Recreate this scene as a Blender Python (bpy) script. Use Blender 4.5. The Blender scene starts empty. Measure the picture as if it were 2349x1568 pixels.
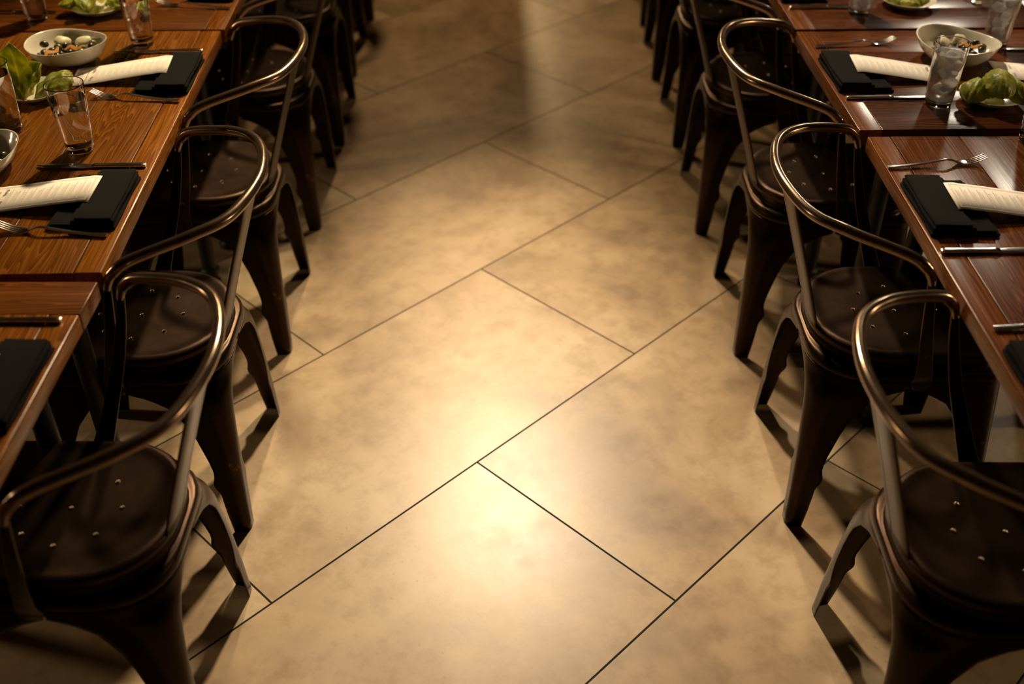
import bpy, bmesh, math, random
from mathutils import Vector, Matrix

# ------------------------------------------------------------------ camera
SC = bpy.context.scene
COL = SC.collection
PI = math.pi
F_PX, PITCH, ROLL, CAM_H = 2465.6, 0.6484, 0.0023, 1.83
cam_d = bpy.data.cameras.new('camera')
cam = bpy.data.objects.new('camera', cam_d)
COL.objects.link(cam)
cam_d.sensor_fit = 'HORIZONTAL'
cam_d.sensor_width = 36.0
cam_d.lens = F_PX / 2349.0 * 36.0
_r, _u = Vector((1, 0, 0)), Vector((0, math.sin(PITCH), math.cos(PITCH)))
_f = Vector((0, math.cos(PITCH), -math.sin(PITCH)))
_r2 = _r * math.cos(ROLL) + _u * math.sin(ROLL)
_u2 = _u * math.cos(ROLL) - _r * math.sin(ROLL)
cam.matrix_world = Matrix(((_r2.x, _u2.x, -_f.x, 0), (_r2.y, _u2.y, -_f.y, 0), (_r2.z, _u2.z, -_f.z, CAM_H), (0, 0, 0, 1)))
cam_d.clip_start = 0.05
cam_d.dof.use_dof = True
cam_d.dof.focus_distance = 2.3
cam_d.dof.aperture_fstop = 2.0
SC.camera = cam

# ------------------------------------------------------------------ world, exposure, lights
W = bpy.data.worlds.new('room_dark')
SC.world = W
W.use_nodes = True
W.node_tree.nodes['Background'].inputs[0].default_value = (1.0, 0.72, 0.45, 1)
W.node_tree.nodes['Background'].inputs[1].default_value = 0.012
SC.view_settings.view_transform = 'Standard'
SC.view_settings.look = 'None'
SC.view_settings.gamma = 1.0
SC.view_settings.use_curve_mapping = False
SC.view_settings.exposure = 0.0


def spot(name, loc, target, energy, color, radius, angle, blend, narrow=1.0):
    d = bpy.data.lights.new(name, 'SPOT')
    d.energy = energy
    d.color = color
    d.shadow_soft_size = radius
    d.spot_size = math.radians(angle)
    d.spot_blend = blend
    o = bpy.data.objects.new(name, d)
    COL.objects.link(o)
    o.location = loc
    o.rotation_euler = (Vector(target) - Vector(loc)).to_track_quat('-Z', 'Y').to_euler()
    o.scale = (narrow, 1, 1)      # oval beam
    return o


WARM = (1.0, 0.765, 0.50)
spot('aisle_spotlight', (-0.02, 3.92, 2.27), (0.0, 1.15, 0.0), 560, WARM, 0.085, 92, 1.0, 0.46)
spot('far_room_spotlight', (-0.10, 9.2, 2.3), (0.0, 3.6, 0.0), 135, (1.0, 0.66, 0.31), 0.05, 40, 0.8)
spot('far_aisle_fill', (-0.45, 6.3, 2.8), (0.0, 4.2, 0.0), 140, (1.0, 0.64, 0.32), 0.10, 110, 1.0)  # added fill without a fixture, lifts the dim far floor
spot('right_wall_spotlight', (2.35, 5.4, 2.45), (1.2, 2.3, 0.75), 75, (1.0, 0.86, 0.66), 0.10, 50, 0.8, 0.6)
spot('right_table_fill', (0.62, 4.05, 2.75), (1.30, 2.05, 0.75), 270, (1.0, 0.79, 0.52), 0.06, 60, 0.7, 0.5)  # added fill for the right tabletops, set so its spill lands under them
spot('left_table_fill', (-0.58, 4.05, 2.75), (-1.27, 2.05, 0.75), 400, (1.0, 0.76, 0.43), 0.06, 60, 0.7, 0.5)  # added light to brighten the left tabletops and menus
spot('right_low_fill', (3.9, 2.2, 1.45), (0.9, 2.1, 0.0), 120, (1.0, 0.72, 0.42), 0.12, 100, 1.0)  # unseen low light added to lift the floor under the right tables
spot('left_low_fill', (-3.9, 2.2, 1.45), (-0.9, 2.1, 0.0), 90, (1.0, 0.72, 0.42), 0.12, 100, 1.0)  # matching added low fill for the floor under the left tables

# ------------------------------------------------------------------ materials


def new_mat(name):
    m = bpy.data.materials.new(name)
    m.use_nodes = True
    nt = m.node_tree
    return m, nt, nt.nodes['Principled BSDF']


def N(nt, typ, **kw):
    n = nt.nodes.new(typ)
    for k, v in kw.items():
        if k.startswith('i_'):
            key = k[2:]
            key = int(key) if key.isdigit() else key.replace('_', ' ')
            n.inputs[key].default_value = v
        else:
            setattr(n, k, v)
    return n


def ramp(nt, stops):
    n = nt.nodes.new('ShaderNodeValToRGB')
    e = n.color_ramp.elements
    while len(e) < len(stops):
        e.new(0.5)
    for i, (p, c) in enumerate(stops):
        e[i].position = p
        e[i].color = (*c, 1) if len(c) == 3 else c
    return n


def simple(name, col, rough=0.5, metal=0.0, **kw):
    m, nt, b = new_mat(name)
    b.inputs['Base Color'].default_value = (*col, 1)
    b.inputs['Roughness'].default_value = rough
    b.inputs['Metallic'].default_value = metal
    for k, v in kw.items():
        b.inputs[k].default_value = v
    return m


def mat_floor():
    m, nt, b = new_mat('stone_tile')
    L = nt.links.new
    geo = N(nt, 'ShaderNodeNewGeometry')
    mp = N(nt, 'ShaderNodeMapping', vector_type='POINT')
    yaw = 0.7965
    ox, oy = 0.1922 * CAM_H, 0.8192 * CAM_H
    # rotate world into tile frame
    c, s = math.cos(-yaw), math.sin(-yaw)
    mp.inputs['Rotation'].default_value = (0, 0, -yaw)
    A, Bb = 0.6661 * CAM_H, 0.334 * CAM_H
    mp.inputs['Location'].default_value = (-(c * ox - s * oy) + A / 2, -(s * ox + c * oy), 0)
    L(geo.outputs['Position'], mp.inputs['Vector'])
    br = N(nt, 'ShaderNodeTexBrick', offset=0.5, offset_frequency=2, squash=1.0)
    br.inputs['Color1'].default_value = (0, 0, 0, 1)
    br.inputs['Color2'].default_value = (1, 1, 1, 1)
    br.inputs['Mortar'].default_value = (0.5, 0.5, 0.5, 1)
    br.inputs['Scale'].default_value = 1.0
    br.inputs['Mortar Size'].default_value = 0.0026
    br.inputs['Mortar Smooth'].default_value = 0.15
    br.inputs['Brick Width'].default_value = A
    br.inputs['Row Height'].default_value = Bb
    L(mp.outputs['Vector'], br.inputs['Vector'])
    # per tile shift of the cloud pattern
    vm = N(nt, 'ShaderNodeVectorMath', operation='MULTIPLY_ADD')
    vm.inputs[1].default_value = (7.0, 5.0, 3.0)
    L(br.outputs['Color'], vm.inputs[0])
    L(mp.outputs['Vector'], vm.inputs[2])
    n1 = N(nt, 'ShaderNodeTexNoise', i_Scale=2.1, i_Detail=6.0, i_Roughness=0.55, i_Distortion=0.5)
    L(vm.outputs[0], n1.inputs['Vector'])
    r1 = ramp(nt, [(0.36, (0.265, 0.185, 0.105)), (0.50, (0.40, 0.284, 0.162)), (0.66, (0.50, 0.38, 0.24))])
    L(n1.outputs['Fac'], r1.inputs['Fac'])
    n2 = N(nt, 'ShaderNodeTexNoise', i_Scale=16.0, i_Detail=7.0, i_Roughness=0.65)
    L(vm.outputs[0], n2.inputs['Vector'])
    r2 = ramp(nt, [(0.33, (0.70, 0.65, 0.58)), (0.53, (1, 1, 1)), (0.75, (1.08, 1.07, 1.05))])
    L(n2.outputs['Fac'], r2.inputs['Fac'])
    mx = N(nt, 'ShaderNodeMix', data_type='RGBA', blend_type='MULTIPLY')
    mx.inputs[0].default_value = 0.7
    L(r1.outputs[0], mx.inputs[6])
    L(r2.outputs[0], mx.inputs[7])
    # fine pitting
    vo = N(nt, 'ShaderNodeTexVoronoi', i_Scale=42.0, i_Randomness=1.0)
    L(vm.outputs[0], vo.inputs['Vector'])
    n3 = N(nt, 'ShaderNodeTexNoise', i_Scale=3.2, i_Detail=2.0)
    L(vm.outputs[0], n3.inputs['Vector'])
    r3 = ramp(nt, [(0.05, (0.72, 0.70, 0.66)), (0.16, (1, 1, 1))])
    L(vo.outputs['Distance'], r3.inputs['Fac'])
    r4 = ramp(nt, [(0.55, (0, 0, 0)), (0.68, (1, 1, 1))])
    L(n3.outputs['Fac'], r4.inputs['Fac'])
    mx2 = N(nt, 'ShaderNodeMix', data_type='RGBA', blend_type='MULTIPLY')
    L(r4.outputs[0], mx2.inputs[0])
    L(mx.outputs[2], mx2.inputs[6])
    L(r3.outputs[0], mx2.inputs[7])
    mg = N(nt, 'ShaderNodeMix', data_type='RGBA')
    mg.inputs[7].default_value = (0.012, 0.012, 0.008, 1)
    L(br.outputs['Fac'], mg.inputs[0])
    L(mx2.outputs[2], mg.inputs[6])
    L(mg.outputs[2], b.inputs['Base Color'])
    rr = N(nt, 'ShaderNodeMapRange')
    rr.inputs[3].default_value = 0.33
    rr.inputs[4].default_value = 0.44
    L(n2.outputs['Fac'], rr.inputs[0])
    ra = N(nt, 'ShaderNodeMath', operation='MAXIMUM')
    L(rr.outputs[0], ra.inputs[0])
    L(br.outputs['Fac'], ra.inputs[1])
    L(ra.outputs[0], b.inputs['Roughness'])
    hm = N(nt, 'ShaderNodeMath', operation='MULTIPLY_ADD')
    hm.inputs[1].default_value = -4.0
    L(br.outputs['Fac'], hm.inputs[0])
    L(n2.outputs['Fac'], hm.inputs[2])
    bp = N(nt, 'ShaderNodeBump', i_Strength=0.12, i_Distance=0.002)
    L(hm.outputs[0], bp.inputs['Height'])
    L(bp.outputs[0], b.inputs['Normal'])
    return m


def mat_wood(name, axis, dark, mid, light, rough=0.22):
    m, nt, b = new_mat(name)
    L = nt.links.new
    tc = N(nt, 'ShaderNodeTexCoord')
    geo = N(nt, 'ShaderNodeNewGeometry')
    off = N(nt, 'ShaderNodeVectorMath', operation='MULTIPLY_ADD')
    cmb = N(nt, 'ShaderNodeCombineXYZ')
    for i in range(3):
        L(geo.outputs['Random Per Island'], cmb.inputs[i])
    off.inputs[1].default_value = (13.0, 17.0, 5.0)
    L(cmb.outputs[0], off.inputs[0])
    L(tc.outputs['Object'], off.inputs[2])
    mp = N(nt, 'ShaderNodeMapping')
    mp.inputs['Scale'].default_value = (0.55, 11.0, 11.0) if axis == 'x' else (11.0, 0.55, 11.0)
    L(off.outputs[0], mp.inputs['Vector'])
    n1 = N(nt, 'ShaderNodeTexNoise', i_Scale=1.1, i_Detail=3.0, i_Roughness=0.5, i_Distortion=0.35)
    L(mp.outputs[0], n1.inputs['Vector'])
    # fine grain: rings of the board cut by a repeating saw profile
    mul = N(nt, 'ShaderNodeMath', operation='MULTIPLY', i_1=34.0)
    L(n1.outputs['Fac'], mul.inputs[0])
    fr = N(nt, 'ShaderNodeMath', operation='FRACT')
    L(mul.outputs[0], fr.inputs[0])
    rg = ramp(nt, [(0.0, (0, 0, 0)), (0.55, (0.45, 0.45, 0.45)), (0.9, (1, 1, 1)), (1.0, (0, 0, 0))])
    L(fr.outputs[0], rg.inputs['Fac'])
    mp2 = N(nt, 'ShaderNodeMapping')
    mp2.inputs['Scale'].default_value = (1.6, 110.0, 110.0) if axis == 'x' else (110.0, 1.6, 110.0)
    L(off.outputs[0], mp2.inputs['Vector'])
    n2 = N(nt, 'ShaderNodeTexNoise', i_Scale=2.0, i_Detail=5.0, i_Roughness=0.7)
    L(mp2.outputs[0], n2.inputs['Vector'])
    ad = N(nt, 'ShaderNodeMix', data_type='FLOAT')
    ad.inputs[0].default_value = 0.68
    L(rg.outputs[0], ad.inputs[2])
    L(n2.outputs['Fac'], ad.inputs[3])
    n3 = N(nt, 'ShaderNodeTexNoise', i_Scale=1.3, i_Detail=3.0)
    L(off.outputs[0], n3.inputs['Vector'])
    ad2 = N(nt, 'ShaderNodeMix', data_type='FLOAT')
    ad2.inputs[0].default_value = 0.4
    L(ad.outputs[0], ad2.inputs[2])
    L(n3.outputs['Fac'], ad2.inputs[3])
    rc = ramp(nt, [(0.27, dark), (0.47, mid), (0.70, light)])
    L(ad2.outputs[0], rc.inputs['Fac'])
    hs = N(nt, 'ShaderNodeHueSaturation')
    mr = N(nt, 'ShaderNodeMapRange')
    mr.inputs[3].default_value = 0.75
    mr.inputs[4].default_value = 1.2
    L(geo.outputs['Random Per Island'], mr.inputs[0])
    L(mr.outputs[0], hs.inputs['Value'])
    L(rc.outputs[0], hs.inputs['Color'])
    L(hs.outputs[0], b.inputs['Base Color'])
    b.inputs['Specular IOR Level'].default_value = 0.25
    rr = N(nt, 'ShaderNodeMapRange')
    rr.inputs[3].default_value = rough - 0.06
    rr.inputs[4].default_value = rough + 0.12
    L(n2.outputs['Fac'], rr.inputs[0])
    L(rr.outputs[0], b.inputs['Roughness'])
    bp = N(nt, 'ShaderNodeBump', i_Strength=0.15, i_Distance=0.0008)
    L(ad.outputs[0], bp.inputs['Height'])
    L(bp.outputs[0], b.inputs['Normal'])
    return m


def mat_metal(name, base, base2, rough, scale=9.0, wear=0.0):
    m, nt, b = new_mat(name)
    L = nt.links.new
    tc = N(nt, 'ShaderNodeTexCoord')
    n1 = N(nt, 'ShaderNodeTexNoise', i_Scale=scale, i_Detail=8.0, i_Roughness=0.65)
    L(tc.outputs['Object'], n1.inputs['Vector'])
    r = ramp(nt, [(0.35, base), (0.68, base2)])
    L(n1.outputs['Fac'], r.inputs['Fac'])
    nw = N(nt, 'ShaderNodeTexNoise', i_Scale=17.0, i_Detail=5.0, i_Roughness=0.7)
    L(tc.outputs['Object'], nw.inputs['Vector'])
    rw = ramp(nt, [(0.66, (0, 0, 0)), (0.70, (wear, wear, wear))])
    L(nw.outputs['Fac'], rw.inputs['Fac'])
    mw = N(nt, 'ShaderNodeMix', data_type='RGBA')
    mw.inputs[7].default_value = (0.20, 0.125, 0.075, 1)
    L(rw.outputs[0], mw.inputs[0])
    L(r.outputs[0], mw.inputs[6])
    L(mw.outputs[2], b.inputs['Base Color'])
    b.inputs['Metallic'].default_value = 0.85
    mr = N(nt, 'ShaderNodeMapRange')
    mr.inputs[3].default_value = rough - 0.06
    mr.inputs[4].default_value = rough + 0.10
    L(n1.outputs['Fac'], mr.inputs[0])
    L(mr.outputs[0], b.inputs['Roughness'])
    n2 = N(nt, 'ShaderNodeTexNoise', i_Scale=60.0, i_Detail=4.0)
    L(tc.outputs['Object'], n2.inputs['Vector'])
    bp = N(nt, 'ShaderNodeBump', i_Strength=0.08, i_Distance=0.001)
    L(n2.outputs['Fac'], bp.inputs['Height'])
    L(bp.outputs[0], b.inputs['Normal'])
    return m


M = {}
M['floor'] = mat_floor()
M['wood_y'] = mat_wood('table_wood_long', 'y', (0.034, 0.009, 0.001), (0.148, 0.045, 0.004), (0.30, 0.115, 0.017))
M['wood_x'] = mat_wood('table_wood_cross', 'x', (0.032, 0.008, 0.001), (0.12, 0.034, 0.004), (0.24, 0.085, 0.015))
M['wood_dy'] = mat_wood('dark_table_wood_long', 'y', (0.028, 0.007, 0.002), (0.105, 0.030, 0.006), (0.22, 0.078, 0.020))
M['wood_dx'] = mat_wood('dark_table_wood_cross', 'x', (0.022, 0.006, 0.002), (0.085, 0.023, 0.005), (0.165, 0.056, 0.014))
M['sheet'] = mat_metal('bronzed_sheet_steel', (0.020, 0.0100, 0.0052), (0.040, 0.0205, 0.0108), 0.35, 7.0, 0.6)
M['tube'] = mat_metal('polished_bronze_tube', (0.17, 0.112, 0.072), (0.25, 0.172, 0.112), 0.19, 14.0)
M['stud'] = simple('bright_stud_steel', (0.34, 0.26, 0.18), 0.28, 1.0)  # paler than the seat metal: the studs' glints are put into the colour
M['base'] = simple('black_cast_iron', (0.012, 0.011, 0.010), 0.55, 0.3)
M['steel'] = simple('cutlery_steel', (0.72, 0.68, 0.62), 0.16, 1.0)
M['glass'] = simple('clear_glass', (1, 1, 1), 0.0, 0.0, **{'Transmission Weight': 1.0, 'IOR': 1.48})
M['water'] = simple('iced_water', (0.97, 0.98, 1.0), 0.0, 0.0, **{'Transmission Weight': 1.0, 'IOR': 1.33})
M['frosty'] = simple('misted_iced_water', (0.95, 0.95, 0.93), 0.08, 0.0, **{'Transmission Weight': 0.82, 'IOR': 1.33})
M['ice'] = simple('cloudy_ice', (0.95, 0.97, 1.0), 0.35, 0.0, **{'Transmission Weight': 0.6, 'IOR': 1.05})
M['ceramic'] = simple('glazed_cream_ceramic', (0.66, 0.61, 0.50), 0.16, 0.0, **{'Coat Weight': 0.5})
M['paper'] = simple('menu_paper', (0.80, 0.74, 0.68), 0.75)
M['ink'] = simple('menu_ink', (0.16, 0.14, 0.12), 0.8)
M['ink_pale'] = simple('pale_menu_ink', (0.50, 0.45, 0.40), 0.8)
M['olive'] = simple('dark_olive_skin', (0.035, 0.026, 0.014), 0.28)
M['olive_green'] = simple('green_olive_skin', (0.12, 0.11, 0.03), 0.28)
M['garlic'] = simple('pale_cheese', (0.62, 0.56, 0.36), 0.45)
M['peel'] = simple('orange_peel', (0.46, 0.185, 0.001), 0.7)
M['wall'] = simple('dark_plaster', (0.10, 0.07, 0.05), 0.85)


def mat_cloth():
    m, nt, b = new_mat('black_napkin_cloth')
    L = nt.links.new
    tc = N(nt, 'ShaderNodeTexCoord')
    n1 = N(nt, 'ShaderNodeTexNoise', i_Scale=420.0, i_Detail=2.0)
    L(tc.outputs['Object'], n1.inputs['Vector'])
    b.inputs['Base Color'].default_value = (0.0032, 0.0028, 0.0028, 1)
    b.inputs['Roughness'].default_value = 0.95
    b.inputs['Specular IOR Level'].default_value = 0.12
    b.inputs['Sheen Weight'].default_value = 0.0
    b.inputs['Sheen Tint'].default_value = (0.5, 0.5, 0.55, 1)
    bp = N(nt, 'ShaderNodeBump', i_Strength=0.4, i_Distance=0.0006)
    L(n1.outputs['Fac'], bp.inputs['Height'])
    L(bp.outputs[0], b.inputs['Normal'])
    return m


def mat_leaf():
    m, nt, b = new_mat('butter_lettuce_leaf')
    L = nt.links.new
    at = N(nt, 'ShaderNodeAttribute', attribute_name='rib')
    n1 = N(nt, 'ShaderNodeTexNoise', i_Scale=38.0, i_Detail=4.0)
    tc = N(nt, 'ShaderNodeTexCoord')
    L(tc.outputs['Object'], n1.inputs['Vector'])
    r1 = ramp(nt, [(0.33, (0.22, 0.27, 0.012)), (0.65, (0.46, 0.46, 0.045))])
    L(n1.outputs['Fac'], r1.inputs['Fac'])
    mx = N(nt, 'ShaderNodeMix', data_type='RGBA')
    mx.inputs[7].default_value = (0.66, 0.64, 0.36, 1)
    L(at.outputs['Fac'], mx.inputs[0])
    L(r1.outputs[0], mx.inputs[6])
    L(mx.outputs[2], b.inputs['Base Color'])
    b.inputs['Roughness'].default_value = 0.42
    tr = N(nt, 'ShaderNodeBsdfTranslucent')
    gm = N(nt, 'ShaderNodeMix', data_type='RGBA', blend_type='MULTIPLY')
    gm.inputs[0].default_value = 1.0
    gm.inputs[7].default_value = (1.5, 1.45, 1.0, 1)
    L(mx.outputs[2], gm.inputs[6])
    L(gm.outputs[2], tr.inputs['Color'])
    n2 = N(nt, 'ShaderNodeTexNoise', i_Scale=75.0, i_Detail=3.0)
    L(tc.outputs['Object'], n2.inputs['Vector'])
    bp = N(nt, 'ShaderNodeBump', i_Strength=0.7, i_Distance=0.004)
    L(n2.outputs['Fac'], bp.inputs['Height'])
    L(bp.outputs[0], b.inputs['Normal'])
    ms = N(nt, 'ShaderNodeMixShader')
    ms.inputs[0].default_value = 0.5
    L(b.outputs[0], ms.inputs[1])
    L(tr.outputs[0], ms.inputs[2])
    L(ms.outputs[0], nt.nodes['Material Output'].inputs['Surface'])
    return m


M['cloth'] = mat_cloth()
M['leaf'] = mat_leaf()

# ------------------------------------------------------------------ helpers


class MB:
    """collects shapes and links them as one mesh object"""

    def __init__(self):
        self.v, self.f, self.mi = [], [], []

    def add(self, verts, faces, mi=0):
        o = len(self.v)
        self.v += [tuple(x) for x in verts]
        self.f += [tuple(i + o for i in f) for f in faces]
        self.mi += [mi] * len(faces)
        return self

    def rings(self, rings, closed=True, cap0=False, cap1=False, mi=0):
        n = len(rings[0])
        vs = [p for r in rings for p in r]
        fs = []
        for i in range(len(rings) - 1):
            for j in range(n if closed else n - 1):
                a, b = i * n + j, i * n + (j + 1) % n
                fs.append((a, b, b + n, a + n))
        if cap0:
            fs.append(tuple(range(n - 1, -1, -1)))
        if cap1:
            fs.append(tuple(range((len(rings) - 1) * n, len(rings) * n)))
        return self.add(vs, fs, mi)

    def lathe(self, prof, n=32, center=(0, 0, 0), mi=0):
        cx, cy, cz = center
        rs = [[(cx + r * math.cos(2 * PI * k / n), cy + r * math.sin(2 * PI * k / n), cz + z) for k in range(n)] for r, z in prof]
        return self.rings(rs, True, prof[0][0] > 1e-6, prof[-1][0] > 1e-6, mi)

    def box(self, x0, x1, y0, y1, z0, z1, bev=0.0, mi=0):
        if bev <= 0:
            vs = [(x, y, z) for z in (z0, z1) for x, y in ((x0, y0), (x1, y0), (x1, y1), (x0, y1))]
            return self.add(vs, [(3, 2, 1, 0), (4, 5, 6, 7), (0, 1, 5, 4), (1, 2, 6, 5), (2, 3, 7, 6), (3, 0, 4, 7)], mi)
        bm = bmesh.new()
        bmesh.ops.create_cube(bm, size=1.0)
        for v in bm.verts:
            v.co = Vector((x0 if v.co.x < 0 else x1, y0 if v.co.y < 0 else y1, z0 if v.co.z < 0 else z1))
        bmesh.ops.bevel(bm, geom=list(bm.edges), offset=bev, segments=3, affect='EDGES', profile=0.5)
        bm.verts.index_update()
        self.add([v.co[:] for v in bm.verts], [[v.index for v in f.verts] for f in bm.faces], mi)
        bm.free()
        return self

    def tube(self, pts, rad, n=14, cap=True, mi=0):
        """round bar along points; rad a number or list"""
        P = [Vector(p) for p in pts]
        rad = rad if isinstance(rad, (list, tuple)) else [rad] * len(P)
        T = [(P[min(i + 1, len(P) - 1)] - P[max(i - 1, 0)]).normalized() for i in range(len(P))]
        nrm = T[0].orthogonal().normalized()
        rings = []
        for i, p in enumerate(P):
            nrm = (nrm - T[i] * nrm.dot(T[i])).normalized()
            b = T[i].cross(nrm)
            rings.append([p + (nrm * math.cos(2 * PI * k / n) + b * math.sin(2 * PI * k / n)) * rad[i] for k in range(n)])
        return self.rings(rings, True, cap, cap, mi)

    def bar(self, pts, widths, thick, side, round_n=3, mi=0):
        """flat bar along points: widths along `side`, thick across"""
        P = [Vector(p) for p in pts]
        rings = []
        for i, p in enumerate(P):
            t = (P[min(i + 1, len(P) - 1)] - P[max(i - 1, 0)]).normalized()
            s = Vector(side)
            s = (s - t * s.dot(t)).normalized()
            nn = t.cross(s)
            w, h = widths[i] / 2, (thick[i] if isinstance(thick, (list, tuple)) else thick) / 2
            r = min(w, h) * 0.6
            ring = []
            for (cx, cy, a0) in ((w - r, h - r, 0), (-(w - r), h - r, PI / 2), (-(w - r), -(h - r), PI), (w - r, -(h - r), 1.5 * PI)):
                for k in range(round_n + 1):
                    a = a0 + PI / 2 * k / round_n
                    ring.append(p + s * (cx + r * math.cos(a)) + nn * (cy + r * math.sin(a)))
            rings.append(ring)
        return self.rings(rings, True, True, True, mi)

    def build(self, name, mats, parent=None, smooth=True, loc=None, angle=0.7):
        me = bpy.data.meshes.new(name)
        me.from_pydata(self.v, [], self.f)
        mats = mats if isinstance(mats, (list, tuple)) else [mats]
        for m in mats:
            me.materials.append(m)
        me.polygons.foreach_set('material_index', self.mi)
        bm = bmesh.new()
        bm.from_mesh(me)
        bmesh.ops.remove_doubles(bm, verts=bm.verts, dist=1e-6)
        bmesh.ops.recalc_face_normals(bm, faces=bm.faces)
        if smooth:
            for f in bm.faces:
                f.smooth = True
            for e in bm.edges:
                if len(e.link_faces) == 2 and e.calc_face_angle(0) > angle:
                    e.smooth = False
        bm.to_mesh(me)
        bm.free()
        o = bpy.data.objects.new(name, me)
        COL.objects.link(o)
        if parent is not None:
            o.parent = parent
        if loc is not None:
            o.location = loc
        return o


def tag(o, label, cat, group=None, kind=None):
    if label:
        o['label'] = label
    if cat:
        o['category'] = cat
    if group:
        o['group'] = group
    if kind:
        o['kind'] = kind
    return o


def thing(name, label, cat, loc=(0, 0, 0), rz=0.0, group=None):
    o = bpy.data.objects.new(name, None)
    o.empty_display_size = 0.1
    COL.objects.link(o)
    o.location = loc
    o.rotation_euler = (0, 0, rz)
    return tag(o, label, cat, group)


def dup(root, loc, rz, label, group=None):
    r = root.copy()
    COL.objects.link(r)
    r.location = loc
    r.rotation_euler = (0, 0, rz)
    r['label'] = label
    if group:
        r['group'] = group

    def rec(a, b):
        for ch in [c for c in a.children]:
            d = ch.copy()
            COL.objects.link(d)
            d.parent = b
            rec(ch, d)
    rec(root, r)
    return r


def catmull(pts, n=10):
    P = [Vector(p) for p in pts]
    P = [P[0] * 2 - P[1]] + P + [P[-1] * 2 - P[-2]]
    out = []
    for i in range(1, len(P) - 2):
        a, b, c, d = P[i - 1:i + 3]
        for k in range(n):
            t = k / n
            out.append(0.5 * ((2 * b) + (c - a) * t + (2 * a - 5 * b + 4 * c - d) * t * t + (3 * b - a - 3 * c + d) * t ** 3))
    out.append(P[-2])
    return out


def lerp_table(tab, z):
    for (z0, v0), (z1, v1) in zip(tab, tab[1:]):
        if z <= z1:
            t = 0 if z1 == z0 else max(0, (z - z0) / (z1 - z0))
            return v0 + (v1 - v0) * t
    return tab[-1][1]


# ------------------------------------------------------------------ room shell
def struct(name, mb, mat):
    o = mb.build(name, mat, smooth=False)
    o['kind'] = 'structure'
    return o


RX, RY0, RY1, RZ = 4.2, -2.5, 11.0, 3.1
struct('floor', MB().box(-RX, RX, RY0, RY1, -0.12, 0.0), M['floor'])
struct('ceiling', MB().box(-RX, RX, RY0, RY1, RZ, RZ + 0.1), M['wall'])
struct('wall_left', MB().box(-RX - 0.1, -RX, RY0, RY1, 0, RZ), M['wall'])
struct('wall_right', MB().box(RX, RX + 0.1, RY0, RY1, 0, RZ), M['wall'])
struct('wall_front', MB().box(-RX, RX, RY0 - 0.1, RY0, 0, RZ), M['wall'])
struct('wall_back', MB().box(-RX, RX, RY1, RY1 + 0.1, 0, RZ), M['wall'])
struct('wall_middle', MB().box(-RX, -0.015, 7.0, 7.12, 0, RZ), M['wall'])

# ------------------------------------------------------------------ tables
TOP = 0.75
TH = 0.036


def make_table(name, label, x_edge, y0, y1, side, grain, rz=0.0, end_board=None):
    """tabletop from y0 to y1, its aisle edge at x_edge, running away from the aisle on `side`"""
    wdt = 0.745
    yc = (y0 + y1) / 2
    ln = y1 - y0
    t = thing(name, label, 'table', (x_edge + side * wdt / 2, yc, 0), rz)
    hx, hy = wdt / 2, ln / 2
    mb = MB()
    z0, z1 = TOP - TH, TOP
    g = 0.0006
    band = 0.052
    if grain == 'y':
        mi = 0
        cuts = [-hx, -hx + band, -hx + 0.205, -hx + 0.36, hx - 0.21, hx - band, hx]
        ya, yb = -hy, hy
        if end_board:
            yb = hy - end_board
            mb.box(-hx, hx, yb + g, hy, z0, z1, 0.0014, 1)
        for a, b in zip(cuts, cuts[1:]):
            mb.box(a + g, b - g, ya, yb, z0, z1, 0.0035 if abs(a) > hx - 0.06 and abs(b - a) < 0.06 else 0.0014, mi)
    else:
        mb.box(-hx, -hx + band, -hy, hy, z0, z1, 0.0014, 0)
        mb.box(hx - band, hx, -hy, hy, z0, z1, 0.0014, 0)
        n = max(3, round(ln / 0.15))
        for k in range(n):
            a, b = -hy + ln * k / n, -hy + ln * (k + 1) / n
            mb.box(-hx + band + g, hx - band - g, a + g, b - g, z0, z1, 0.0014, 1)
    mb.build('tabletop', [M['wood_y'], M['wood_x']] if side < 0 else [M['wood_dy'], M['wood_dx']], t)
    for px in (-hx + 0.125, hx - 0.125):
        for py in (-hy + 0.105, hy - 0.105):
            lg = MB()
            lg.tube([(px, py, 0.062), (px, py, z0 - 0.006)], 0.021, 18)
            lg.box(px - 0.05, px + 0.05, py - 0.05, py + 0.05, z0 - 0.007, z0, 0.0015)
            lg = lg.build('leg', M['base'], t)
            MB().lathe([(0.020, 0.0), (0.026, 0.003), (0.027, 0.016), (0.019, 0.022), (0.015, 0.030), (0.022, 0.036), (0.028, 0.045), (0.028, 0.058), (0.022, 0.064)], 20, (px, py, 0)).build('levelling_foot', M['base'], lg)
    return t


make_table('dining_table', 'brown wooden table at the bottom left corner with just a knife handle and napkin', -0.742, 0.40, 1.600, -1, 'y', 0.004, 0.10)
make_table('dining_table', 'long brown wooden table on the left with two place settings and an olive bowl', -0.765, 1.618, 2.797, -1, 'y', 0.033)
make_table('dining_table', 'dim brown wooden table at the top left corner carrying a pale lettuce plate', -0.795, 2.806, 3.99, -1, 'x', 0.03)
make_table('dining_table', 'long dark wooden table at the right edge with a folded napkin between fork and knife', 0.795, 0.98, 2.190, 1, 'y', 0.008)
make_table('dining_table', 'small square wooden table on the right with an iced water glass and a lettuce plate', 0.772, 2.228, 2.822, 1, 'x', 0.03)
make_table('dining_table', 'wooden table at the top right corner behind the small square table', 0.748, 2.838, 4.04, 1, 'x', 0.03)

# ------------------------------------------------------------------ chair (front = +x, origin on the floor under the seat)
ST = 0.465      # seat height


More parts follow.
